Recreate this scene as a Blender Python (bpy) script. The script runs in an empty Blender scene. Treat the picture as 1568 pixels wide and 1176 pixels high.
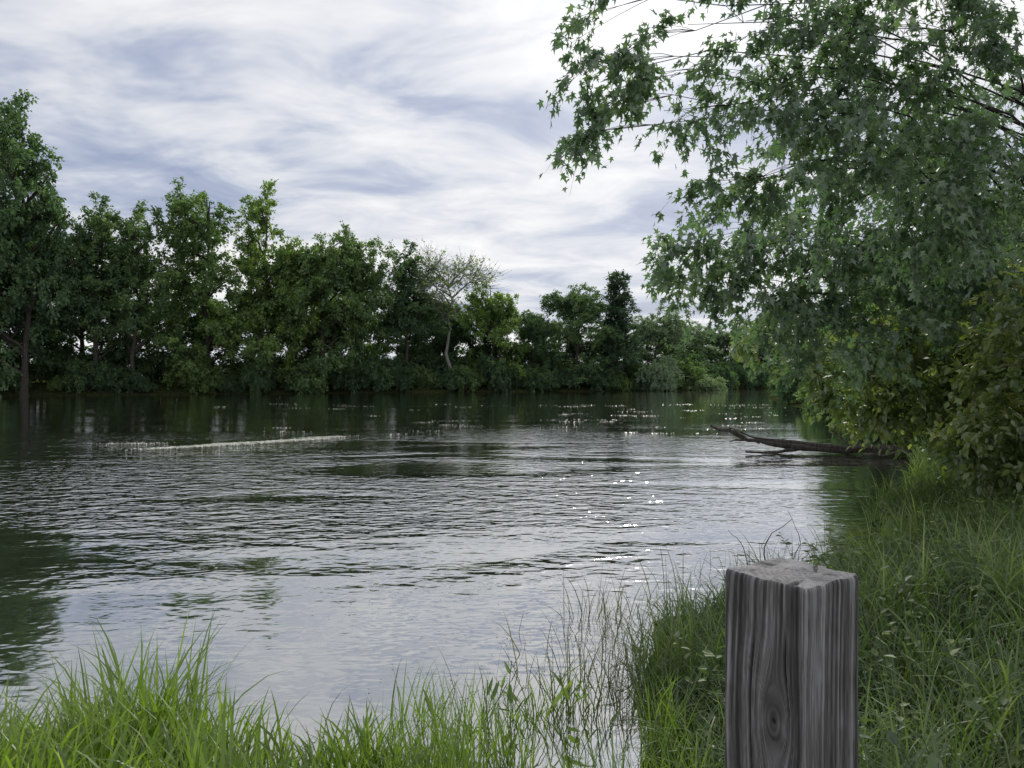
import bpy, math, numpy as np
from mathutils import Vector
scene=bpy.context.scene
R=np.random.RandomState(7)

# ------------------------------------------------------------ helpers
def norm(v): return v/np.maximum(np.linalg.norm(v,axis=-1,keepdims=True),1e-9)
_tab=np.random.RandomState(3).rand(256,256)
def vnoise(x,y):
    x=np.asarray(x,float);y=np.asarray(y,float)
    xi=np.floor(x).astype(int);yi=np.floor(y).astype(int)
    fx=x-xi;fy=y-yi;fx=fx*fx*(3-2*fx);fy=fy*fy*(3-2*fy)
    g=lambda a,b:_tab[a%256,b%256]
    return (g(xi,yi)*(1-fx)+g(xi+1,yi)*fx)*(1-fy)+(g(xi,yi+1)*(1-fx)+g(xi+1,yi+1)*fx)*fy
def sstep(a,b,x):
    t=np.clip((x-a)/(b-a),0,1);return t*t*(3-2*t)

def make_mesh(name,parts,mats,smooth=True):
    """parts: (V,F,matindex,var)"""
    Vs=[];loops=[];starts=[];mi=[];var=[];off=0;ls=0
    for V,F,m,va in parts:
        if len(F)==0: continue
        Vs.append(V);k=F.shape[1]
        loops.append((F+off).ravel());starts.append(ls+np.arange(len(F))*k);ls+=len(F)*k
        mi.append(np.full(len(F),m));var.append(np.broadcast_to(np.asarray(va,float),(len(V),)))
        off+=len(V)
    V=np.concatenate(Vs);L=np.concatenate(loops);S=np.concatenate(starts);M=np.concatenate(mi);A=np.concatenate(var)
    me=bpy.data.meshes.new(name)
    me.vertices.add(len(V));me.vertices.foreach_set("co",V.astype(np.float32).ravel())
    me.loops.add(len(L));me.loops.foreach_set("vertex_index",L.astype(np.int32))
    me.polygons.add(len(S));me.polygons.foreach_set("loop_start",S.astype(np.int32))
    for m in mats: me.materials.append(m)
    me.polygons.foreach_set("material_index",M.astype(np.int32))
    me.polygons.foreach_set("use_smooth",np.full(len(S),smooth))
    me.update(calc_edges=True)
    a=me.attributes.new("var",'FLOAT','POINT');a.data.foreach_set("value",A.astype(np.float32))
    return me
def add_obj(name,me,loc=(0,0,0),rot=0,scale=(1,1,1)):
    o=bpy.data.objects.new(name,me);scene.collection.objects.link(o)
    o.location=loc;o.rotation_euler=(0,0,rot);o.scale=scale;return o

def tubes(P,Rad,k=5):
    n,m,_=P.shape
    T=np.empty_like(P);T[:,1:-1]=P[:,2:]-P[:,:-2];T[:,0]=P[:,1]-P[:,0];T[:,-1]=P[:,-1]-P[:,-2];T=norm(T)
    mt=norm(P[:,-1]-P[:,0])
    rf=np.where(np.abs(mt[:,2:3])>.8,np.array([[1.,.2,0]]),np.array([[0.,.1,1.]]))[:,None,:]
    A=norm(np.cross(T,np.broadcast_to(rf,T.shape)));B=np.cross(T,A)
    ang=np.arange(k)*2*math.pi/k
    V=P[:,:,None,:]+Rad[:,:,None,None]*(np.cos(ang)[None,None,:,None]*A[:,:,None,:]+np.sin(ang)[None,None,:,None]*B[:,:,None,:])
    idx=np.arange(n*m*k).reshape(n,m,k)
    a=idx[:,:-1,:];b=idx[:,1:,:]
    F=np.stack([a,np.roll(a,-1,2),np.roll(b,-1,2),b],-1).reshape(-1,4)
    return V.reshape(-1,3),F

# leaf templates (x side, y tip, z normal)
half=[(0,0),(.30,.02),(.16,.22),(.50,.60),(.17,.52),(.0,1.1)]
pts=half+[(-x,y) for x,y in half[-2:0:-1]]
MAPLE=np.array([(0,.30,-.03)]+[(x,y,.12*abs(x)-.12*y*y) for x,y in pts])
nm=len(pts);MAPLE_F=np.array([(0,1+i,1+(i+1)%nm) for i in range(nm)])
RH=np.array([(0,0,0),(.36,.45,.07),(0,1.,-.12),(-.36,.45,.07)]);RH_F=np.array([(0,1,2,3)])
OV=np.array([(0,0,0),(.25,.22,.05),(.27,.6,.03),(0,1.05,-.15),(-.27,.6,.03),(-.25,.22,.05)]);OV_F=np.array([(0,1,2,3),(0,3,4,5)])
def leaves(P,D,N,S,tmpl,F,var):
    D=norm(D);X=norm(np.cross(D,N));N=np.cross(X,D)
    V=P[:,None,:]+S[:,None,None]*(tmpl[None,:,0:1]*X[:,None,:]+tmpl[None,:,1:2]*D[:,None,:]+tmpl[None,:,2:3]*N[:,None,:])
    n=len(P);k=len(tmpl)
    FF=(F[None]+(np.arange(n)*k)[:,None,None]).reshape(-1,F.shape[1])
    return V.reshape(-1,3),FF,np.repeat(var,k)

def tree_parts(rng,base,top,tr,plumes,dens=11.,K=5,TL=.35,nl=14,ls=.1,tmpl=(MAPLE,MAPLE_F),twigs=True,droop=.5,limbr=.04,nfix=None,leafprob=1.0,kt=6,att=.45,arch=.12):
    base=np.array(base,float);top=np.array(top,float)
    parts=[]
    t=np.linspace(0,1,10)[:,None]
    Tp=base+(top-base)*t+np.concatenate([rng.randn(10,2)*np.linalg.norm(top-base)*.012,np.zeros((10,1))],1)*np.sin(t*3.14)**.5
    Tr=tr*(1-.8*t[:,0])*(1+.5*np.exp(-t[:,0]*14))
    V,F=tubes(Tp[None],Tr[None],9);parts.append((V,F,0,.5))
    limbs=[];lr=[];brs=[];brr=[];TW=[];CV=[]
    for pl in plumes:
        c=np.array(pl[:3],float);r=np.array(pl[3:6],float)
        hd=np.linalg.norm((c-base)[:2])
        zt=np.clip(c[2]-att*hd-.3*r[2],base[2]+.12*(top[2]-base[2]),top[2]*.9+base[2]*.1)
        f=np.clip((zt-base[2])/(top[2]-base[2]),0,.95)*9
        i=int(f);s=Tp[i]+(Tp[min(i+1,9)]-Tp[i])*(f-i)
        dirn=norm(c-s);e=c+dirn*np.min(r)*.7
        u=np.linspace(0,1,9)[:,None]
        ctrl=(s+e)/2+np.array([0,0,arch*np.linalg.norm(e-s)])
        L=(1-u)**2*s+2*u*(1-u)*ctrl+u*u*e
        L=L+rng.randn(9,3)*.022*np.linalg.norm(e-s)*np.sin(u*3.14)
        limbs.append(L);lr.append(np.linspace(1,.18,9)*limbr*(.6+.25*np.linalg.norm(r)))
        vol=4.19*r.prod()
        dm=pl[6] if len(pl)>6 else 1
        n=max(3,int(nfix*dm) if nfix else int((3+dens*vol**.8)*dm))
        q=norm(rng.randn(n,3))*(rng.rand(n,1)**.45)
        C=c+q*r
        dd=np.linalg.norm(C[:,None]-L[None],axis=2);j=np.maximum(dd.argmin(1)-1,0)
        S=L[j];uu=np.linspace(0,1,5)[None,:,None]
        mid=(S+C)/2+np.array([0,0,.12])*np.linalg.norm(C-S,axis=1)[:,None]+rng.randn(n,3)*.06*np.linalg.norm(C-S,axis=1)[:,None]
        B=(1-uu)**2*S[:,None]+2*uu*(1-uu)*mid[:,None]+uu**2*C[:,None]
        brs.append(B);brr.append(np.linspace(1,.3,5)[None]*np.full((n,1),limbr*.22))
        out=norm(norm(C-c)*.7+norm(C-S)*.6+rng.randn(n,3)*.25)
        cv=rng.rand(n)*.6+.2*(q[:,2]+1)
        for k in range(K):
            st=B[:,3]*(k/K)+B[:,4]*(1-k/K)
            d=norm(out+rng.randn(n,3)*.75)
            Ln=TL*(.6+.8*rng.rand(n))[:,None,None]
            v=np.linspace(0,1,5)[None,:,None]
            W=st[:,None]+d[:,None]*Ln*v+np.array([0,0,-droop])*Ln*v*v
            TW.append(W);CV.append(cv)
    V,F=tubes(np.array(limbs),np.array(lr),kt);parts.append((V,F,0,.5))
    V,F=tubes(np.concatenate(brs),np.concatenate(brr),4);parts.append((V,F,0,.5))
    W=np.concatenate(TW);cv=np.concatenate(CV)
    if twigs:
        V,F=tubes(W,np.broadcast_to(np.linspace(1,.4,5)*twigs,(len(W),5)),3);parts.append((V,F,0,.5))
    n=len(W);tt=rng.rand(n,nl)**.8*4
    i=np.minimum(tt.astype(int),3);fr=(tt-i)[...,None]
    ar=np.arange(n)[:,None]
    P=W[ar,i]*(1-fr)+W[ar,i+1]*fr
    D=norm(W[ar,i+1]-W[ar,i])+rng.randn(n,nl,3)*.75+np.array([0,0,-droop])
    P=P+rng.randn(n,nl,3)*ls*.35
    N=rng.randn(n,nl,3)*.55+np.array([0,0,1.])
    S=ls*(.55+.7*rng.rand(n,nl))
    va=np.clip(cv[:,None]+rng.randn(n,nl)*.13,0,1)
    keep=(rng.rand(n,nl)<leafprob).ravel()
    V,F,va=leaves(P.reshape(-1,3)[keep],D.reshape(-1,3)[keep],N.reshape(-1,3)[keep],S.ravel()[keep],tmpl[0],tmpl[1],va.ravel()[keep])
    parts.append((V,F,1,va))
    return parts

# ------------------------------------------------------------ materials
def newmat(name):
    m=bpy.data.materials.new(name);m.use_nodes=True;nt=m.node_tree;nt.nodes.clear();return m,nt
def N_(nt,t,**kw):
    n=nt.nodes.new(t)
    for k,v in kw.items():
        if k.startswith("i_"): n.inputs[k[2:].replace("_"," ")].default_value=v
        else: setattr(n,k,v)
    return n
def ramp(nt,stops,fac):
    r=nt.nodes.new("ShaderNodeValToRGB");e=r.color_ramp.elements
    while len(e)>1: e.remove(e[-1])
    e[0].position=stops[0][0];e[0].color=(*stops[0][1],1)
    for p,c in stops[1:]:
        x=e.new(p);x.color=(*c,1)
    nt.links.new(fac,r.inputs[0]);return r
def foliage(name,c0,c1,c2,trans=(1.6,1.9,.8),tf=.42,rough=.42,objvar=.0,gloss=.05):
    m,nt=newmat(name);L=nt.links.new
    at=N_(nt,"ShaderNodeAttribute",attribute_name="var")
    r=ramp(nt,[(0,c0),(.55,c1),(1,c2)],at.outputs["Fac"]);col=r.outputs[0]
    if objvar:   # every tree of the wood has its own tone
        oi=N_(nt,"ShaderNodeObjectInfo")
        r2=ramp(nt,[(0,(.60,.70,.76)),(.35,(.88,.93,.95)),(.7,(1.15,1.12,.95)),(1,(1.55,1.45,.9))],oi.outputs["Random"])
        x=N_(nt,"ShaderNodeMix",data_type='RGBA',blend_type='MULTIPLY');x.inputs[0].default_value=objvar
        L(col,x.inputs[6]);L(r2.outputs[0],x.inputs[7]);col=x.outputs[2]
    df=N_(nt,"ShaderNodeBsdfDiffuse");L(col,df.inputs[0])
    mx=N_(nt,"ShaderNodeMix",data_type='RGBA',blend_type='MULTIPLY');mx.inputs[0].default_value=1
    L(col,mx.inputs[6]);mx.inputs[7].default_value=(*trans,1)
    tr=N_(nt,"ShaderNodeBsdfTranslucent");L(mx.outputs[2],tr.inputs[0])
    ms=N_(nt,"ShaderNodeMixShader");ms.inputs[0].default_value=tf
    L(df.outputs[0],ms.inputs[1]);L(tr.outputs[0],ms.inputs[2]);out=ms.outputs[0]
    if gloss:
        g=N_(nt,"ShaderNodeBsdfGlossy",i_Roughness=rough);g.inputs[0].default_value=(1,1,1,1)
        m2=N_(nt,"ShaderNodeMixShader");m2.inputs[0].default_value=gloss;L(out,m2.inputs[1]);L(g.outputs[0],m2.inputs[2]);out=m2.outputs[0]
    o=N_(nt,"ShaderNodeOutputMaterial");L(out,o.inputs[0]);return m
def bark(name,a,b):
    m,nt=newmat(name);L=nt.links.new
    tc=N_(nt,"ShaderNodeTexCoord");mp=N_(nt,"ShaderNodeMapping");mp.inputs["Scale"].default_value=(9,9,1.5);L(tc.outputs["Object"],mp.inputs[0])
    n=N_(nt,"ShaderNodeTexNoise",i_Scale=2.,i_Detail=3.);L(mp.outputs[0],n.inputs["Vector"])
    r=ramp(nt,[(.3,a),(.7,b)],n.outputs["Fac"])
    pb=N_(nt,"ShaderNodeBsdfDiffuse");L(r.outputs[0],pb.inputs[0])
    o=N_(nt,"ShaderNodeOutputMaterial");L(pb.outputs[0],o.inputs[0]);return m
BARK=bark("bark_dark",(.035,.03,.026),(.10,.09,.08))
BARKL=bark("bark_pale",(.13,.125,.115),(.26,.25,.23))
F_FAR=foliage("foliage_far",(.068,.118,.066),(.118,.182,.086),(.175,.245,.10),trans=(1.45,1.7,.85),tf=.46,objvar=.95,gloss=.025,rough=.6)
F_HAZE=foliage("foliage_haze",(.14,.20,.13),(.21,.28,.17),(.27,.34,.19),trans=(1.3,1.5,.95),tf=.48,objvar=.3,gloss=.05,rough=.6)  # distance haze painted into the leaf colour of the far river bend
F_FARD=foliage("foliage_far_dark",(.045,.08,.058),(.065,.11,.07),(.09,.14,.08),gloss=.03,rough=.6)
F_MAP=foliage("foliage_maple",(.065,.115,.066),(.108,.172,.092),(.16,.23,.11),trans=(1.4,1.65,.9),tf=.46,rough=.42,gloss=.08)
F_LOW=foliage("foliage_low",(.085,.135,.05),(.15,.205,.065),(.25,.28,.085),trans=(1.5,1.65,.75),tf=.45,rough=.45,gloss=.07)
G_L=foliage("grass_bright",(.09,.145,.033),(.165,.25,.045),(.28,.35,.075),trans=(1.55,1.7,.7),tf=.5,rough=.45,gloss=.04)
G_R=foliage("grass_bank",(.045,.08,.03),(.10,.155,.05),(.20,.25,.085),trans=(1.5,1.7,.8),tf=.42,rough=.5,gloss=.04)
G_S=foliage("dry_stems",(.04,.045,.02),(.08,.09,.03),(.16,.14,.06),tf=.25,rough=.5,gloss=.02)

# ------------------------------------------------------------ river outline
near=[(-260,-30),(-60,1.5),(-12,3.1),(-4,3.6),(-2.8,3.95),(-1.6,4.1),(-.5,3.9),(.3,3.65),(.85,4.0),(1.08,5.4),(1.42,6.6),(2.1,7.0),(3.3,7.5),(4.6,8.9),(6.2,12.3),(8.2,15),(11,20),(15,32),(20,50),(26,75),(35,100),(60,122),(110,138)]
far=[(110,165),(60,152),(39,134),(25,121),(2,114),(-20,106),(-41,97),(-60,87),(-110,66),(-260,30)]
POLY=np.array(near+far,float)
def sdf(x,y):
    x=np.asarray(x,float);y=np.asarray(y,float);d=np.full(x.shape,1e9);ins=np.zeros(x.shape,bool)
    n=len(POLY)
    for i in range(n):
        a=POLY[i];b=POLY[(i+1)%n];e=b-a
        t=np.clip(((x-a[0])*e[0]+(y-a[1])*e[1])/(e@e),0,1)
        d=np.minimum(d,np.hypot(x-a[0]-t*e[0],y-a[1]-t*e[1]))
        c=((a[1]>y)!=(b[1]>y))&(x<(b[0]-a[0])*(y-a[1])/(b[1]-a[1]+1e-12)+a[0]);ins^=c
    return np.where(ins,-d,d)   # + on land
def ground_z(x,y,d=None):
    if d is None: d=sdf(x,y)
    w=sstep(20,60,np.hypot(x,y))
    d=d+(vnoise(x*1.7+5,y*1.7)-.5)*.35*(1-w)
    h=(.62+.9*w)*sstep(0,2.3+3*w,d)+.02
    h=h+(vnoise(x*2.3,y*2.3)-.5)*.10*sstep(0,1.5,d)+(vnoise(x*.07,y*.07)-.4)*2.0*sstep(15,80,d)
    return np.where(d>0,h,np.maximum(-1.4,d*.22)+.02)
N=380;s=np.linspace(-1,1,N);k=6.6
ax=1500*np.sinh(k*s)/math.sinh(k)
X,Y=np.meshgrid(ax+.5,ax+6);D=sdf(X,Y);Z=ground_z(X,Y,D)
idx=np.arange(N*N).reshape(N,N)
F=np.stack([idx[:-1,:-1],idx[:-1,1:],idx[1:,1:],idx[1:,:-1]],-1).reshape(-1,4)
m,nt=newmat("soil_and_litter");L=nt.links.new
tc=N_(nt,"ShaderNodeTexCoord");n=N_(nt,"ShaderNodeTexNoise",i_Scale=3.,i_Detail=5.);L(tc.outputs["Object"],n.inputs["Vector"])
r=ramp(nt,[(.35,(.022,.02,.013)),(.52,(.045,.05,.02)),(.7,(.05,.075,.025))],n.outputs["Fac"])
pb=N_(nt,"ShaderNodeBsdfDiffuse");L(r.outputs[0],pb.inputs[0])
bu=N_(nt,"ShaderNodeBump",i_Strength=.8,i_Distance=.05);L(n.outputs["Fac"],bu.inputs["Height"]);L(bu.outputs[0],pb.inputs["Normal"])
o=N_(nt,"ShaderNodeOutputMaterial");L(pb.outputs[0],o.inputs[0])
add_obj("ground",make_mesh("ground",[(np.stack([X,Y,Z],-1).reshape(-1,3),F,0,.5)],[m]))

# ------------------------------------------------------------ water
m,nt=newmat("river_water");L=nt.links.new
tc=N_(nt,"ShaderNodeTexCoord")
def noise(sc,mapscale,rot=0.,detail=2.,rough=.5,dist=0.):
    mp=N_(nt,"ShaderNodeMapping");mp.inputs["Scale"].default_value=mapscale;mp.inputs["Rotation"].default_value=(0,0,rot)
    L(tc.outputs["Object"],mp.inputs[0])
    n=N_(nt,"ShaderNodeTexNoise",i_Scale=sc,i_Detail=detail,i_Roughness=rough,i_Distortion=dist);L(mp.outputs[0],n.inputs["Vector"]);return n.outputs["Fac"]
def mth(op,a,b=None,c=None,clamp=False):
    x=N_(nt,"ShaderNodeMath",operation=op,use_clamp=clamp)
    for i,v in enumerate((a,b,c)):
        if v is None: continue
        if isinstance(v,(int,float)): x.inputs[i].default_value=v
        else: L(v,x.inputs[i])
    return x.outputs[0]
def mrange(v,a,b,c,d):
    q=N_(nt,"ShaderNodeMapRange",interpolation_type='SMOOTHSTEP');L(v,q.inputs[0])
    for i,z in enumerate((a,b,c,d)): q.inputs[i+1].default_value=z
    return q.outputs[0]
w1=noise(2.1,(.9,1.6,1),.25,1.5,.5,.6)
w2=noise(6.5,(.9,1.5,1),-.2,1.,.5,.3)
w3=noise(.35,(.6,1.6,1),.3,1.,.5)
mask=noise(.15,(.5,1.6,1),.30,2.,.6,.6)
mr=mrange(mask,.38,.56,.12,1.)
sp=N_(nt,"ShaderNodeSeparateXYZ");L(tc.outputs["Object"],sp.inputs[0])
ny=mrange(mth('MULTIPLY_ADD',sp.outputs[0],.45,sp.outputs[1]),3.6,8.8,.12,1.)
ny2=mrange(mth('MULTIPLY_ADD',sp.outputs[0],-.25,sp.outputs[1]),4.5,9.5,.25,1.)
fy=mrange(sp.outputs[1],11.,38.,1.,.13)
lee=mrange(mth('MULTIPLY_ADD',sp.outputs[1],-.22,sp.outputs[0]),-2.6,.6,1.,.34)   # lee of the right bank
amp=mth('MULTIPLY',mth('MULTIPLY',mr,mth('MULTIPLY',ny,ny2)),mth('MULTIPLY',fy,lee))
h=mth('MULTIPLY',w1,.078)
h=mth('MULTIPLY_ADD',w2,.021,h)
h=mth('MULTIPLY',h,amp)
h=mth('MULTIPLY_ADD',mth('MULTIPLY',w3,fy),.011,h)
h=mth('MULTIPLY_ADD',w2,.0013,h)
bu=N_(nt,"ShaderNodeBump",i_Strength=1.,i_Distance=1.);L(h,bu.inputs["Height"])
fr=N_(nt,"ShaderNodeFresnel",i_IOR=1.9);L(bu.outputs[0],fr.inputs["Normal"])
fac=mth('MULTIPLY_ADD',fr.outputs[0],.78,.37,clamp=True)
df=N_(nt,"ShaderNodeBsdfDiffuse");df.inputs[0].default_value=(.024,.030,.017,1)
gl=N_(nt,"ShaderNodeBsdfGlossy",i_Roughness=.045);gl.inputs["Color"].default_value=(1,1,.99,1);L(bu.outputs[0],gl.inputs["Normal"])
ms=N_(nt,"ShaderNodeMixShader");L(fac,ms.inputs[0]);L(df.outputs[0],ms.inputs[1]);L(gl.outputs[0],ms.inputs[2])
o=N_(nt,"ShaderNodeOutputMaterial");L(ms.outputs[0],o.inputs[0])
V=np.array([(-300,-60,0),(200,-60,0),(200,260,0),(-300,260,0)],float)
add_obj("river",make_mesh("river",[(V,np.array([[0,1,2,3]]),0,.5)],[m],False))

# ------------------------------------------------------------ far trees
def variant(seed,H,W,kind):
    rng=np.random.RandomState(seed);pl=[]
    def skirt(m,n=9):
        for i in range(n):
            a=i*6.28/n+rng.rand()*.5;rr=W*.31
            pl.append((rr*math.cos(a),rr*math.sin(a),H*(.08+.46*rng.rand()),W*.20,W*.20,H*.09,m))
    if kind=='plume':
        for i in range(11):
            a=rng.rand()*6.28;rr=W*.31*math.sqrt(rng.rand()) if i else 0
            t=H*(.98 if i==0 else .64+.33*rng.rand());hz=H*(.15+.09*rng.rand())
            pl.append((rr*math.cos(a),rr*math.sin(a),t-hz,W*(.13+.07*rng.rand()),W*(.13+.07*rng.rand()),hz,1.1))
        skirt(.85)
    elif kind=='dome':
        for i in range(12):
            a=rng.rand()*6.28;rr=W*.32*math.sqrt(rng.rand())
            pl.append((rr*math.cos(a),rr*math.sin(a),H*(.55+.34*(1-(rr/(W*.5))**2)*rng.rand()),W*.19,W*.19,H*.10,1.))
        skirt(.85)
    elif kind=='cone':
        for i in range(11):
            f=i/10.;a=i*2.4;rr=W*.20*(1-f)
            pl.append((rr*math.cos(a),rr*math.sin(a),H*(.14+.80*f),W*(.34-.22*f),W*(.34-.22*f),H*.085,1.2-.45*f))
    elif kind=='bare':
        for i in range(14):
            a=rng.rand()*6.28;rr=W*.36*math.sqrt(rng.rand())
            pl.append((rr*math.cos(a),rr*math.sin(a),H*(.42+.50*rng.rand()),W*.16,W*.16,H*.11,.6))
    elif kind=='shrub':
        for i in range(9):
            a=rng.rand()*6.28;rr=W*.32*math.sqrt(rng.rand())
            pl.append((rr*math.cos(a),rr*math.sin(a),H*(.22+.4*rng.rand()),W*.24,W*.24,H*.27,1.))
    kw=dict(K=7,TL=.85,nl=14,ls=.30,tmpl=(RH,RH_F),twigs=False,droop=.25,limbr=.09,nfix=16)
    mats=[BARK,F_FAR]
    if kind=='cone': kw.update(droop=-.1,TL=.8,nfix=26);mats=[BARK,F_FARD]
    if kind=='bare': kw.update(leafprob=.15,nfix=22,limbr=.09,twigs=.022,droop=-.25,TL=1.7,ls=.28);mats=[BARKL,F_FAR]
    if kind=='shrub': kw.update(TL=.6,ls=.20,nfix=14,limbr=.04)
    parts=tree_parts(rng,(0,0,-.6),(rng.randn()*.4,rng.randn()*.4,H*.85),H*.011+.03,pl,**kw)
    return make_mesh(kind,parts,mats)
PL=[variant(10+i,22,11,'plume') for i in range(4)]
DM=[variant(30+i,18,12,'dome') for i in range(3)]
CN=[variant(40,18,9,'cone')];BR=[variant(50,18,10,'bare')]
SH=[variant(60+i,4,6,'shrub') for i in range(3)]
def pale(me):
    c=me.copy();c.materials[1]=F_HAZE;return c  # same crown, leaves swapped to the haze-tinted colour
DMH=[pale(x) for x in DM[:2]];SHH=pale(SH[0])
def put(nm,me,x,y,H,W,H0,W0,rot):
    z=float(ground_z(np.array(x),np.array(y)))
    add_obj(nm,me,(x,y,z-.1),rot,(W/W0,W/W0,H/H0))
# name, variant, X, Y, height, width
FT=[("cottonwood_tree",PL[1],-57.5,87,36.5,15,22,11),("cottonwood_tree",PL[3],-63,88,41,17,22,11),
("cottonwood_tree",PL[1],-53,94,25,13,22,11),("cottonwood_tree",PL[2],-48.5,95,26,12,22,11),
("cottonwood_tree",PL[3],-41.5,101,29.5,16,22,11),("cottonwood_tree",PL[0],-34.5,102,29.5,14,22,11),
("maple_tree",DM[0],-27,105,24,16,18,12),("cottonwood_tree",PL[2],-22,108,24.5,12,22,11),
("cottonwood_tree",PL[1],-16,111,22,13,22,11),("bare_tree",BR[0],-9.5,112,20.5,15,18,10),
("maple_tree",DM[1],-3,117,18,12,18,12),("maple_tree",DM[2],4,120,13,10,18,12),
("maple_tree",DM[0],10.5,120,17.5,14,18,12),("spruce_tree",CN[0],17.5,122,18,11.5,18,9),
("hazy_tree",DMH[1],25,130,15,12,18,12),("hazy_tree",DMH[0],34,146,13,13,18,12),("hazy_tree",DMH[0],43,152,12,13,18,12),  # distant dome trees at the bend, haze put into their leaf colour
("hazy_tree",DMH[1],52,158,13,13,18,12),
("maple_tree",DM[2],-31,107,21,12,18,12),("maple_tree",DM[1],-12,122,16.5,14,18,12),("maple_tree",DM[0],-65,97,24,14,18,12),
("cottonwood_tree",PL[1],-78,86,29,15,22,11)]
for i,(nm,me,x,y,H,W,H0,W0) in enumerate(FT): put(nm,me,x,y,H,W,H0,W0,i*2.1)
rb=np.random.RandomState(5)
yb=lambda x:np.interp(x,[-110,-60,-41,-20,2,25,39,60,90],[66,87,97,106,114,121,134,152,160])
# woodland behind the first row
for i in range(21):
    x=-80+i*7.0+rb.randn()*1.
    y=yb(x)+rb.uniform(10,18)
    H=np.interp(x,[-110,-60,-30,0,30,80],[20,17,15,11.5,10.5,12])*rb.uniform(.85,1.15)
    v=[DM[i%3],PL[i%4]][i%2];put("woodland_tree",v,x,y,H,H*.85,[18,22][i%2],[12,11][i%2],i*1.3)
for i in range(42):
    x=-78+i*3.1+rb.randn()*.7
    y=yb(x)+rb.uniform(.8,3.0)
    H=rb.uniform(2.2,6.0);put("riverside_shrub",SH[i%3],x,y,H,H*rb.uniform(1.1,1.6),4,6,i*1.7)
for i in range(24):
    x=-82+i*6.+rb.randn()*.5
    put("undergrowth_shrub",SH[i%3],x,yb(x)+rb.uniform(7,10),rb.uniform(4,7),rb.uniform(10,13),4,6,i*2.7)
put("hazy_shrub",SHH,24.5,119.5,7,9,4,6,.4);put("hazy_shrub",SHH,33.5,126,4.2,8,4,6,1.4)  # distant shrubs with aerial haze painted into the leaves
# right bank receding trees
rk=[(13.8,24,7,7),(18,31,8,8),(21,40,9,9),(26,50,9,9),(30,62,9,10),(34,74,9.5,10),(39,86,10,10),(46,98,10,11),(23,28,12,9),(29,42,13,11),(37,60,13,11)]
for i,(x,y,H,W) in enumerate(rk): put("maple_tree",DM[i%3],x,y,H,W,18,12,i*2.3)
for i,(x,y) in enumerate([(12.4,21.5),(13.8,25.5),(15.4,30),(17,35),(19,42),(21.2,50),(23.8,60),(26.8,70),(30.5,81),(34.5,92),(39,101)]):
    put("riverside_shrub",SH[i%3],x,y,3.4,4.8,4,6,i*1.1)

# ------------------------------------------------------------ near maples on the right bank
rg=np.random.RandomState(21)
A=[(.75,7,5.56,.34,.4,.22,.7),(.62,6.9,5.05,.26,.35,.13,.9),(.95,7,5.12,.2,.3,.1,.8),(.86,7,4.66,.26,.3,.10,.9),(.66,7,4.5,.10,.2,.08,.8),(1.25,7.1,5.42,.40,.6,.30,.65),(1.5,6.9,4.66,.30,.4,.14,.9),(1.3,6.9,4.95,.2,.3,.12,.8),
(1.9,7,5.45,.5,.7,.4,.6),(2.05,7.1,4.95,.36,.5,.22,.7),(2.6,7,5.4,.7,1,.7,.8),(2.5,7,4.55,.42,.7,.35,.9),(1.80,6.9,4.0,.26,.35,.09,1),(2.26,7,4.02,.3,.45,.16,1.1),
(2.8,7,4.1,.5,.8,.45,1.),(3.3,7.2,5.0,1.0,1.2,1.0,.9),(4.2,7.3,5.3,1.1,1.2,1.1,1.),(3.8,7.4,4.0,1.,1.2,.8,.9),(4.7,7.5,4.2,1.,1.2,1.,.9),(3.2,7.6,6.6,1.5,1.3,.6,.25),(4.8,7.6,6.8,1.5,1.3,.8,.25),(5.8,8,5.4,1.2,1.4,1.3,.25)]
add_obj("silver_maple_tree",make_mesh("silver_maple",tree_parts(rg,(6.9,8.6,.3),(6.3,8.4,9.2),.18,A,dens=10,K=5,TL=.30,nl=13,ls=.088,twigs=.0024,droop=.65,limbr=.017,att=.1,arch=.2),[BARK,F_MAP]))
B=[(2.39,11,3.98,.38,.6,.22),(2.36,11,3.52,.38,.5,.16),(3.07,11,4.25,.55,.8,.26),(3.2,11,3.6,.6,.8,.3),(4.1,11.2,4.1,.8,1.1,.6,.9),(3.85,11,3.2,.65,1.,.36),
(5.,11.3,3.93,1.1,1.4,.9,.8),(5.1,11.5,2.9,1.2,1.3,.7,.9),(6.2,11.5,4.2,1.4,1.5,1.1,.7),(7.3,11.6,3.8,1.4,1.5,1.2,.6),(5.6,12,5.6,1.7,1.6,1.,.4),(7.6,12.2,6.,1.8,1.7,1.2,.3),(8.6,12,4.,1.3,1.5,1.3,.3)]
add_obj("silver_maple_tree",make_mesh("silver_maple_b",tree_parts(rg,(9.6,12.8,.3),(9.2,12.6,8.2),.16,B,dens=9,K=5,TL=.40,nl=13,ls=.12,twigs=.0028,droop=.5,limbr=.02,att=.15,arch=.2),[BARK,F_MAP]))
C=[(6.5,14,2.05,.8,1.3,.6,1.2),(6.8,14,1.40,.6,1.,.32,1.2),(7.6,13.6,2.5,1.4,1.5,1.1,1),(8.1,13.6,1.55,1.1,1.3,.55,1.1),(8.95,13.4,1.9,1.4,1.5,1.2,1),(9.6,13.6,3.4,1.5,1.6,1.4,.6),(5.8,13.8,2.7,.8,1.1,.45,1.1),(8.9,13.0,1.0,1.1,1.2,.45,1.2),(11,14.5,3.,1.5,1.6,1.5,.3),(4.9,14.5,3.,.6,.9,.3),(7.0,12.8,2.9,1.1,1.,.7,.8)]
add_obj("box_elder_tree",make_mesh("box_elder",tree_parts(rg,(10.2,14.6,.3),(9.8,14.4,5.2),.11,C,dens=8,K=5,TL=.42,nl=13,ls=.14,tmpl=(OV,OV_F),twigs=.003,droop=.3,limbr=.02),[BARK,F_LOW]))
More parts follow.
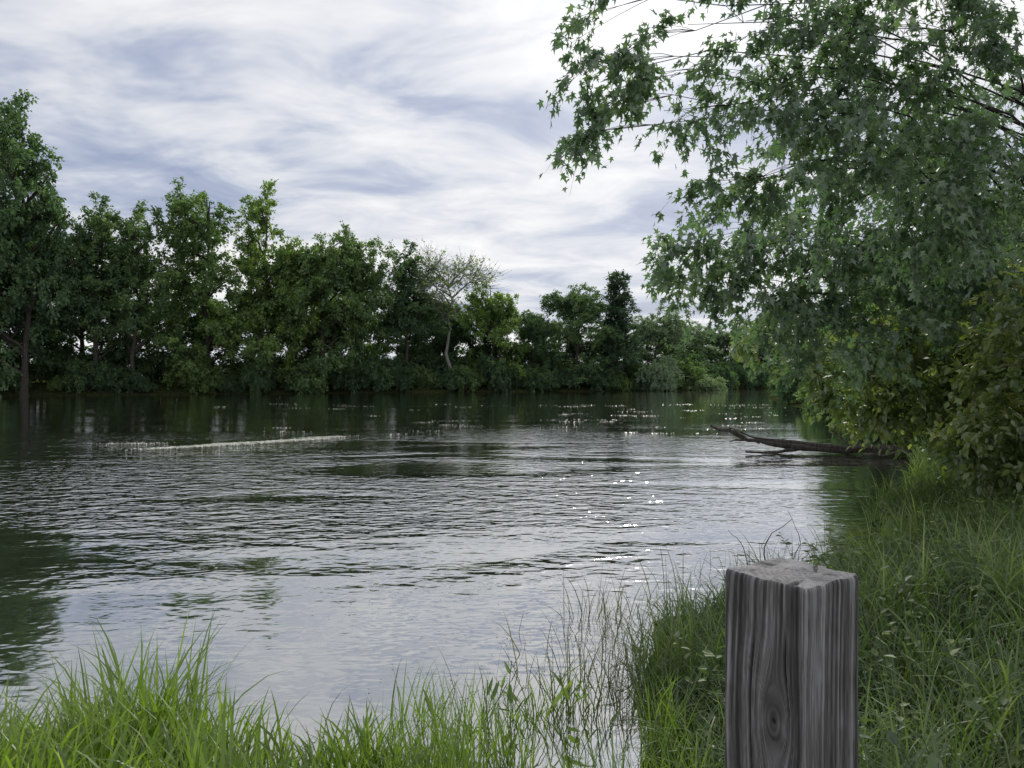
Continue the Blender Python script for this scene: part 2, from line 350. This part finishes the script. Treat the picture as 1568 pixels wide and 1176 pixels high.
Dp=[(6.6,9.8,1.75,.9,.9,.7,1.1),(6.2,10,1.25,.5,.7,.35,1.1),(7.2,9.8,2.3,1.1,1.,1.0,1.1),(6.9,9.4,1.05,.9,.8,.4,1.1),(7.9,9.4,1.6,1.,1.,1.0,.7),(7.2,9.6,3.1,1.2,1.,.7,.8)]
add_obj("dogwood_shrub",make_mesh("dogwood",tree_parts(rg,(7.5,10,.4),(7.3,9.9,2.9),.04,Dp,dens=13,K=5,TL=.3,nl=12,ls=.11,tmpl=(OV,OV_F),twigs=.0025,droop=.3,limbr=.013),[BARK,F_LOW]))

# ------------------------------------------------------------ grass
def blades(rng,x,y,h,w,lean=.25,bend=1.0,seg=5,zoff=0.,var=None):
    n=len(x);z=ground_z(x,y)+zoff
    az=rng.rand(n)*6.283;th=np.abs(rng.randn(n))*lean;be=bend*(.3+rng.rand(n))
    P=np.stack([x,y,z],1);ps=[P]
    for i in range(seg):
        t=(i+.5)/seg;a=th+be*t**1.6
        a=np.minimum(a,2.4)
        P=P+(h/seg)[:,None]*np.stack([np.sin(a)*np.cos(az),np.sin(a)*np.sin(az),np.cos(a)],1);ps.append(P)
    ps=np.array(ps)
    sa=az+math.pi/2+rng.randn(n)*.5;sd=np.stack([np.cos(sa),np.sin(sa),rng.randn(n)*.2],1)
    prof=np.array([.6,.95,1.,.8,.5,.0])
    Vs=[]
    for i in range(seg): Vs+= [ps[i]-sd*(w*prof[i]/2)[:,None],ps[i]+sd*(w*prof[i]/2)[:,None]]
    Vs.append(ps[seg]);V=np.stack(Vs,1);k=2*seg+1
    q=[(2*i,2*i+1,2*i+3,2*i+2) for i in range(seg-1)]
    F4=(np.array(q)[None]+(np.arange(n)*k)[:,None,None]).reshape(-1,4)
    F3=(np.array([[2*seg-2,2*seg-1,2*seg]])[None]+(np.arange(n)*k)[:,None,None]).reshape(-1,3)
    if var is None: var=rng.rand(n)
    va=np.repeat(var,k);V=V.reshape(-1,3)
    return [(V,F4,0,va),(V,F3,0,va)]
def mesh_blades(name,parts,mat): add_obj(name,make_mesh(name,parts,[mat]))
rg=np.random.RandomState(33)
# left foreground tuft
n=9500;x=rg.uniform(-4.0,.0,n);y=rg.uniform(2.7,4.35,n);d=sdf(x,y)
cl=vnoise(x*2.6,y*2.6)
hm=np.interp(x,[-4.3,-3.0,-2.6,-2.1,-1.6,-1.2,-.7,0.1],[.20,.28,.46,.70,.72,.50,.34,.26])*(.45+1.*cl)
k=(d>-.12+.15*cl)&(cl+rg.rand(n)*.6>.45)&(rg.rand(n)<np.interp(x,[-3.5,-2.6,-1.,-.3],[.5,1,1,.4]))
x,y,hm=x[k],y[k],hm[k];nn=len(x)
mesh_blades("grass_clump",blades(rg,x,y,hm*rg.uniform(.6,1.25,nn),rg.uniform(.006,.020,nn),.28,1.1,var=np.clip(.1+.6*vnoise(x*3,y*3)+.24*rg.randn(nn),0,1)),G_L)
# bottom middle sedge, sparser, standing partly in the shallows
n=2500;x=rg.uniform(-.8,.95,n);y=rg.uniform(3.3,4.9,n);d=sdf(x,y);cl=vnoise(x*3.4+9,y*3.4+2)
k=(d>-.85)&(cl>.55-.20*(d>0));x,y=x[k],y[k];cl=cl[k]
mesh_blades("sedge_clump",blades(rg,x,y,rg.uniform(.22,.60,len(x))*(.6+.6*cl),rg.uniform(.004,.011,len(x)),.25,.8,var=np.clip(.2+.25*rg.randn(len(x)),0,1)),G_L)
# bank grass right
ps=[]
for (n,x0,x1,y0,y1,h0,h1,w0,w1) in [(12000,.85,4.2,1.5,5.2,.2,.6,.004,.013),(17000,.9,6.5,5.,9.8,.22,.62,.005,.013),(10000,2.5,10.5,8.5,15,.25,.6,.008,.018)]:
    x=rg.uniform(x0,x1,n);y=rg.uniform(y0,y1,n);d=sdf(x,y);cl=vnoise(x*1.6+3,y*1.6+7);c2=vnoise(x*4+3,y*4+7)
    k=(d>-.06-.2*(cl>.6))&(cl*.6+c2*.7+rg.rand(n)*.7>.55);x,y,cl,c2=x[k],y[k],cl[k],c2[k];n=len(x)
    ps+=blades(rg,x,y,rg.uniform(h0,h1,n)*(.20+.75*cl+.85*c2),rg.uniform(w0,w1,n),.4,1.9,var=np.clip(-.15+.6*cl*rg.rand(n)+.8*c2+.2*rg.randn(n),0,1))
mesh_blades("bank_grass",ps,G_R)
# leafy weeds mixed in the bank grass
n=700;x=rg.uniform(.95,7,n);y=rg.uniform(1.8,10.5,n);d=sdf(x,y);cl=vnoise(x*1.1+31,y*1.1+7);k=(d>.1)&(cl>.45);x,y=x[k],y[k];n=len(x)
z=ground_z(x,y);hh=rg.uniform(.25,.65,n);v=np.linspace(0,1,6)[None,:,None];az=rg.rand(n)*6.28
st=np.stack([x,y,z],1);W=st[:,None]+np.array([0,0,1.])*hh[:,None,None]*v+np.stack([np.cos(az),np.sin(az),0*az],1)[:,None]*hh[:,None,None]*.4*v*v
PW=[];V,F=tubes(W,np.full((n,6),.002),3);PW.append((V,F,0,.3))
for j in range(12):
    i=rg.randint(1,5,n);fr=rg.rand(n)[:,None];P=W[np.arange(n),i]*(1-fr)+W[np.arange(n),i+1]*fr;a=rg.rand(n)*6.28
    V,F,va=leaves(P,np.stack([np.cos(a),np.sin(a),rg.uniform(-.3,.6,n)],1),np.array([0,0,1.])+rg.randn(n,3)*.3,rg.uniform(.035,.08,n),OV,OV_F,np.clip(.45+.3*rg.randn(n),0,1));PW.append((V,F,0,va))
add_obj("leafy_weeds",make_mesh("leafy_weeds",PW,[G_R]))
# grass along the foot of the bank under the trees
n=7000;y=rg.uniform(14,40,n);x=np.interp(y,[14,15,20,32,40],[7.4,8.2,11,15,17.2])+rg.rand(n)**1.5*5
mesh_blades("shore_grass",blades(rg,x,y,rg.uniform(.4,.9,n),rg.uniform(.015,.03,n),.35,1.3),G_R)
# thin emergent stems
sx=[];sy=[]
for cx,cy,c,r in [(.75,6.7,34,.14),(.98,6.9,30,.2),(.35,5.8,18,.25),(.1,5.3,22,.2),(.62,5.4,34,.2),(.7,4.8,34,.15),(-.35,4.7,20,.25),(3.0,8.6,40,.5),(2.6,8.0,30,.35),(1.5,7.4,20,.25),(.95,5.0,26,.1),(3.8,9.4,30,.4),(.35,5.0,26,.15),(.8,6.0,24,.12),(-.05,6.1,8,.15)]:
    sx.append(cx+rg.randn(c)*r);sy.append(cy+rg.randn(c)*r)
sx=np.concatenate(sx);sy=np.concatenate(sy);n=len(sx)
mesh_blades("water_reeds",blades(rg,sx,sy,rg.uniform(.2,.72,n),rg.uniform(.004,.009,n),.25,.9),G_S)
# broad-leaved water plants
PP=[]
for cx,cy,hh in [(.28,4.65,.40),(.12,4.45,.32),(-.1,4.5,.32),(-.32,4.35,.28),(.45,4.8,.28),(.0,4.9,.26),(.35,4.3,.28),(-.9,4.3,.24)]:
    n=8;st=np.stack([cx+rg.randn(n)*.08,cy+rg.randn(n)*.08,np.zeros(n)-.05],1);az=rg.rand(n)*6.28
    out=np.stack([np.cos(az),np.sin(az),np.zeros(n)],1);hl=hh*rg.uniform(.5,1.15,n)
    v=np.linspace(0,1,5)[None,:,None]
    W=st[:,None]+np.array([0,0,1.])*hl[:,None,None]*v+out[:,None]*hl[:,None,None]*.45*v*v
    V,F=tubes(W,np.full((n,5),.0028),4);PP.append((V,F,0,.4))
    T=np.array([(0,0,0),(.08,.12,.02),(.09,.4,.02),(.05,.75,0),(0,1.,-.12),(-.05,.75,0),(-.09,.4,.02),(-.08,.12,.02)])
    FF=np.array([(0,1,2,3),(0,3,4,5),(0,5,6,7)])
    V,F,va=leaves(W[:,3],out*.8+np.array([0,0,.8])+rg.randn(n,3)*.3,out*-1+np.array([0,0,.6])+rg.randn(n,3)*.4,hl*rg.uniform(.4,.6,n),T,FF,np.clip(.2+.25*rg.randn(n),0,1));PP.append((V,F,0,va))
add_obj("arrowhead_plant",make_mesh("arrowhead",PP,[G_L]))

# ------------------------------------------------------------ floating pondweed + debris
m,nt=newmat("pondweed_pale");pb=N_(nt,"ShaderNodeBsdfPrincipled",i_Roughness=.3);pb.inputs["Base Color"].default_value=(.74,.75,.64,1)
o=N_(nt,"ShaderNodeOutputMaterial");nt.links.new(pb.outputs[0],o.inputs[0])
def rafts(name,cs,mat,z=.006,s0=.04,s1=.11):
    P=[]
    for cx,cy,lx,ly,c,sl in cs:
        u=rg.randn(c)*.45;P.append(np.stack([cx+u*lx,cy+u*lx*sl+rg.randn(c)*ly*.4,np.full(c,z)+rg.rand(c)*.02],1))
    P=np.concatenate(P);n=len(P);az=rg.rand(n)*6.28
    V,F,va=leaves(P,np.stack([np.cos(az),np.sin(az),rg.randn(n)*.05],1),np.array([0,0,1.])+rg.randn(n,3)*.1,rg.uniform(s0,s1,n),OV,OV_F,rg.rand(n))
    add_obj(name,make_mesh(name,[(V,F,0,va)],[mat]))
cs=[(-7.9,25.6,1.1,.50,2400,.8),(-9.2,24.4,1.0,.55,2200,.7),(-10.4,23.2,.9,.40,1300,.6),(-6.9,27.2,.8,.3,350,.5),(-12.6,24.6,1.2,.25,150,.1)]
for i in range(64):   # scattered short drifts: foam and weed, plus sky reflections on ripples as pale flecks
    y=rg.uniform(28,62);x=rg.uniform(-.40,.36)*y if rg.rand()<.6 else rg.uniform(.05,.36)*y
    cs.append((x,y,rg.uniform(.4,1.8)*y/45,.07+.001*y,int(rg.uniform(8,30)),rg.uniform(-.05,.1)))
rafts("floating_pondweed",cs,m,s1=.09)
rafts("floating_debris",[(-.9,7.2,.9,.5,50,.3),(.4,6.3,.6,.8,80,0),(-.3,5.2,.8,.5,60,0),(.75,5.2,.25,.8,180,0),(2.7,8.2,.8,.4,120,.3)],G_S,.005,.006,.022)

# ------------------------------------------------------------ fallen branch in the water
def poly(pts,r0,r1,m=14,wig=.02):
    p=np.array(pts,float);t=np.linspace(0,len(p)-1,m);i=np.minimum(t.astype(int),len(p)-2);f=(t-i)[:,None]
    q=p[i]*(1-f)+p[i+1]*f+rg.randn(m,3)*wig;rr=np.linspace(r0,r1,m)*(1+.12*rg.randn(m));V,F=tubes(q[None],rr[None],7);return (V,F,0,.5)
LG=[poly([(13.3,20.2,.30),(10.6,20.9,.16),(8.6,21.5,.14),(7.2,21.8,.30),(5.9,22.1,.78)],.17,.035,20,.04),
poly([(10.8,20.9,.18),(9.3,21.0,.24),(7.8,21.2,.34),(6.6,21.5,.58)],.08,.022,12),
poly([(8.4,21.6,.12),(7.6,21.3,.05),(6.7,21.1,.05)],.06,.025,8),
poly([(7.3,21.8,.28),(6.8,21.9,.36),(6.5,22.,.30)],.04,.015,6),
poly([(6.9,21.85,.42),(6.6,21.9,.66),(6.4,22.,.74)],.03,.010,6),
poly([(9.8,21.2,.16),(9.5,21.4,.5),(9.2,21.5,.62)],.035,.012,6),
poly([(12.2,20.6,.25),(10.8,20.4,.10),(9.4,20.2,.07)],.08,.03,8)]
add_obj("fallen_branch",make_mesh("fallen_branch",LG,[BARK]))
LG=[poly([(2.95,8.4,-.05),(2.8,8.3,.25),(2.9,8.3,.42),(3.15,8.3,.62)],.010,.003,8,.012),poly([(2.65,8.2,-.05),(2.55,8.2,.35),(2.4,8.2,.5)],.007,.002,8,.01),
poly([(3.15,8.4,-.05),(3.25,8.3,.4),(3.1,8.3,.7)],.006,.002,8,.012)]
add_obj("dead_twigs",make_mesh("dead_twigs",LG,[BARK]))

# ------------------------------------------------------------ weathered wooden post
a=.1385;Fc=np.array([.396,1.0]);e1=np.array([-.562,.827]);e2=np.array([.827,.562]);zt=1.911
nc=96
loc=[];nr=[]
P0=np.array([(0,0),(0,a),(a,a),(a,0)],float) # u along e1 , v along e2 : F -> R -> B -> L
for i in range(4):
    A0=P0[i];B0=P0[(i+1)%4];t=(np.arange(nc)+.5)/nc
    loc.append(A0+(B0-A0)*t[:,None]);dv=(B0-A0)/a;nr.append(np.repeat([[-dv[1],dv[0]]],nc,0))
loc=np.concatenate(loc);nr=np.concatenate(nr)
if ((loc[10]+nr[10]*.01-a/2)**2).sum()<((loc[10]-a/2)**2).sum(): nr=-nr
c=np.array([a/2,a/2]);q=(loc-c)/(a/2)
ov=np.minimum(np.abs(q[:,0]),np.abs(q[:,1]));push=np.maximum(ov-.91,0)**2/.008*.0034
loc=loc-np.sign(q)*push[:,None]*.8
zs=np.concatenate([np.linspace(0,.52,240),np.linspace(.55,1.55,30)])
S=np.arange(4*nc)/nc*a
SS,ZZ=np.meshgrid(S,zs)
side=(SS/a).astype(int)%4;us=SS-side*a
def grain(us,zz,side):
    kn={3:(.090,.197,.0175),0:(.05,.62,.008),1:(.06,.2,.008),2:(.07,.3,.009)}
    psi=np.zeros_like(us);kr=np.zeros_like(us);kk=np.zeros_like(us)
    for s_,(ku,kv,ka) in kn.items():
        du=us-ku;dv=(zz-kv)*.36;r2=du*du+dv*dv+1e-7
        p=du*(1-np.minimum(ka*ka/r2*1.0,.96))+.10*s_+.004*np.sin(zz*9+s_*2)+.0025*(vnoise(zz*14+s_*5,us*20)-.5)
        mm=side==s_;psi=np.where(mm,p,psi);rr=np.sqrt(du*du+dv*dv*2.2);kr=np.where(mm,rr,kr);kk=np.where(mm,ka*.8,kk)
    return psi,kr,kk
psi,kr,kk=grain(us,ZZ,side)
g0=vnoise(psi*60+70,ZZ*.8);g1=vnoise(psi*200+11,ZZ*1.2);g2=vnoise(psi*520,ZZ*7+4);g3=vnoise(psi*1000,ZZ*40)
crk=vnoise(psi*130+40,ZZ*2.2+9)
crack=sstep(.76,.90,crk)*sstep(.40,.60,vnoise(us*30+side*7,ZZ*4))
val=.24*g0+.36*g1+.22*g2+.18*g3
inside=1-sstep(.8,1.15,kr/kk)
ring=.5+.5*np.sin(kr/kk*11.+2*g3)
val=val*(1-inside)+inside*(.25+.22*ring*np.minimum(kr/kk,1)+.2*g3)
hole=1-sstep(.12,.30,kr/kk+.1*g3)
disp=-(1-val)*.0028-crack*.006-hole*.006+inside*.0015
val=np.clip((val-.5)*2.4+.50-crack*.45-hole*.4,0,1)
XY=Fc[None,None]+ (loc[None,:,0:1]+nr[None,:,0:1]*disp[...,None])*e1+(loc[None,:,1:2]+nr[None,:,1:2]*disp[...,None])*e2
edge=np.exp(-ZZ/.003)
cc=Fc+(e1+e2)*a/2
XY=cc+(XY-cc)*(1-.03*edge[...,None])
nzt=(vnoise(SS*60,SS*0+2)-.5)*.003*np.exp(-ZZ/.03)
V1=np.concatenate([XY,(zt-ZZ+nzt)[...,None]],-1);nrw,ncl=SS.shape
id1=np.arange(nrw*ncl).reshape(nrw,ncl)
F1=np.stack([id1[:-1],np.roll(id1[:-1],-1,1),np.roll(id1[1:],-1,1),id1[1:]],-1).reshape(-1,4)
# end-grain top
rings=np.linspace(1,0.001,56)
top0=V1[0];ctr=np.array([cc[0],cc[1],top0[:,2].mean()])
VT=ctr+(top0-ctr)[None]*rings[:,None,None]
lx=(VT[...,0]-cc[0]);ly=(VT[...,1]-cc[1]);rr=np.hypot(lx-.03,ly+.02)
an=np.arctan2(ly+.02,lx-.03)
rg_=.5+.5*np.sin(rr*700+3*vnoise(lx*60,ly*60)*3);pit=vnoise(lx*190+3,ly*190);pit2=vnoise(lx*35+3,ly*35)
chk=sstep(.80,.93,vnoise(an*5+50,rr*12))*sstep(.004,.02,rr)
VT[...,2]+=.0022*(1-rings[:,None]**5)+((pit-.5)*.0012+(pit2-.5)*.0035+(rg_-.5)*.0008-chk*.004)*(rings[:,None]<.995)
VT=VT[1:];vt=np.clip(.56+.25*pit+.3*pit2+.15*(rg_-.5)-.4*chk,0,1)[1:]
ids=np.concatenate([id1[0][None],nrw*ncl+np.arange(55*ncl).reshape(55,ncl)])
F2=np.stack([ids[:-1],ids[1:],np.roll(ids[1:],-1,1),np.roll(ids[:-1],-1,1)],-1).reshape(-1,4)
Vall=np.concatenate([V1.reshape(-1,3),VT.reshape(-1,3)]);vall=np.concatenate([val.ravel(),vt.ravel()])
m,nt=newmat("weathered_wood");L=nt.links.new
at=N_(nt,"ShaderNodeAttribute",attribute_name="var")
r=ramp(nt,[(0,(.036,.034,.033)),(.35,(.095,.091,.089)),(.65,(.19,.185,.182)),(1,(.37,.365,.36))],at.outputs["Fac"])
tc=N_(nt,"ShaderNodeTexCoord");n=N_(nt,"ShaderNodeTexNoise",i_Scale=14.,i_Detail=4.);L(tc.outputs["Object"],n.inputs["Vector"])
r2=ramp(nt,[(.3,(.68,.65,.63)),(.7,(1,1,1))],n.outputs["Fac"])
mx=N_(nt,"ShaderNodeMix",data_type='RGBA',blend_type='MULTIPLY');mx.inputs[0].default_value=1;L(r.outputs[0],mx.inputs[6]);L(r2.outputs[0],mx.inputs[7])
pb=N_(nt,"ShaderNodeBsdfPrincipled",i_Roughness=.8);L(mx.outputs[2],pb.inputs["Base Color"])
mp=N_(nt,"ShaderNodeMapping");mp.inputs["Scale"].default_value=(1,1,.06);L(tc.outputs["Object"],mp.inputs[0])
n2=N_(nt,"ShaderNodeTexNoise",i_Scale=700.,i_Detail=3.);L(mp.outputs[0],n2.inputs["Vector"])
bu=N_(nt,"ShaderNodeBump",i_Strength=.6,i_Distance=.001);L(n2.outputs["Fac"],bu.inputs["Height"]);L(bu.outputs[0],pb.inputs["Normal"])
o=N_(nt,"ShaderNodeOutputMaterial");L(pb.outputs[0],o.inputs[0])
add_obj("wooden_post",make_mesh("wooden_post",[(Vall,np.concatenate([F1,F2]),0,vall)],[m]))

# ------------------------------------------------------------ sky + sun
AZ=math.radians(14);EL=math.radians(33)
Sv=Vector((math.sin(AZ)*math.cos(EL),math.cos(AZ)*math.cos(EL),math.sin(EL)))
w=bpy.data.worlds.new("World");scene.world=w;w.use_nodes=True;nt=w.node_tree;nt.nodes.clear();L=nt.links.new
tc=N_(nt,"ShaderNodeTexCoord");sx=N_(nt,"ShaderNodeSeparateXYZ");L(tc.outputs["Generated"],sx.inputs[0])
zz=mth('ADD',mth('MAXIMUM',sx.outputs[2],0.),.15)
cb=N_(nt,"ShaderNodeCombineXYZ");L(mth('DIVIDE',sx.outputs[0],zz),cb.inputs[0]);L(mth('DIVIDE',sx.outputs[1],zz),cb.inputs[1])
def wn(sc,ms,rot,detail,rough,dist,off=(0,0,0)):
    mp=N_(nt,"ShaderNodeMapping");mp.inputs["Scale"].default_value=ms;mp.inputs["Rotation"].default_value=(0,0,math.radians(rot));mp.inputs["Location"].default_value=off
    L(cb.outputs[0],mp.inputs[0]);n=N_(nt,"ShaderNodeTexNoise",i_Scale=sc,i_Detail=detail,i_Roughness=rough,i_Distortion=dist);L(mp.outputs[0],n.inputs["Vector"]);return n.outputs["Fac"]
n1=wn(.75,(.75,1.35,1),-30,2.,.5,.5,(3.1,1.7,0))
n2=wn(2.6,(.85,1.15,1),-28,4.,.58,.45,(7.,2.,0))
b=mth('ADD',mth('MULTIPLY',n1,.54),mth('MULTIPLY',n2,.46))
cr=ramp(nt,[(.37,(3.5,4.0,5.6)),(.43,(5.0,5.5,6.8)),(.48,(7.0,7.3,8.0)),(.54,(8.6,8.7,9.0)),(.61,(9.8,9.8,9.8))],b)
dt=N_(nt,"ShaderNodeVectorMath",operation='DOT_PRODUCT');L(tc.outputs["Generated"],dt.inputs[0]);dt.inputs[1].default_value=Sv
dc=mth('MAXIMUM',dt.outputs["Value"],0.)
gl=mth('ADD',mth('MULTIPLY',mth('POWER',dc,8.),.12),mth('ADD',mth('MULTIPLY',mth('POWER',dc,100.),.7),.97))
vs=N_(nt,"ShaderNodeVectorMath",operation='SCALE');L(cr.outputs[0],vs.inputs[0]);L(gl,vs.inputs["Scale"])
sk=N_(nt,"ShaderNodeTexSky",sky_type='NISHITA');sk.sun_disc=False;sk.sun_elevation=EL;sk.sun_rotation=AZ
cov=N_(nt,"ShaderNodeMapRange");L(b,cov.inputs[0]);cov.inputs[1].default_value=.34;cov.inputs[2].default_value=.50;cov.inputs[3].default_value=.82;cov.inputs[4].default_value=1.
mx=N_(nt,"ShaderNodeMix",data_type='RGBA');L(cov.outputs[0],mx.inputs[0]);L(sk.outputs[0],mx.inputs[6]);L(vs.outputs[0],mx.inputs[7])
bg=N_(nt,"ShaderNodeBackground",i_Strength=.1);L(mx.outputs[2],bg.inputs[0])
o=N_(nt,"ShaderNodeOutputWorld");L(bg.outputs[0],o.inputs[0])
sl=bpy.data.lights.new("sun",'SUN');sl.energy=2.6;sl.angle=math.radians(3);sl.color=(1,.95,.87)
so=bpy.data.objects.new("sun",sl);scene.collection.objects.link(so);so.rotation_euler=Sv.to_track_quat('Z','Y').to_euler();so.location=(10,30,40)

cam=bpy.data.cameras.new("camera");cam.sensor_width=36;cam.lens=26;cam.clip_end=4000;cam.clip_start=.05
co=bpy.data.objects.new("camera",cam);scene.collection.objects.link(co);co.location=(0,0,2.2);co.rotation_euler=(math.radians(89.5),0,0)
scene.camera=co
scene.view_settings.view_transform='Standard';scene.view_settings.look='None';scene.view_settings.exposure=0
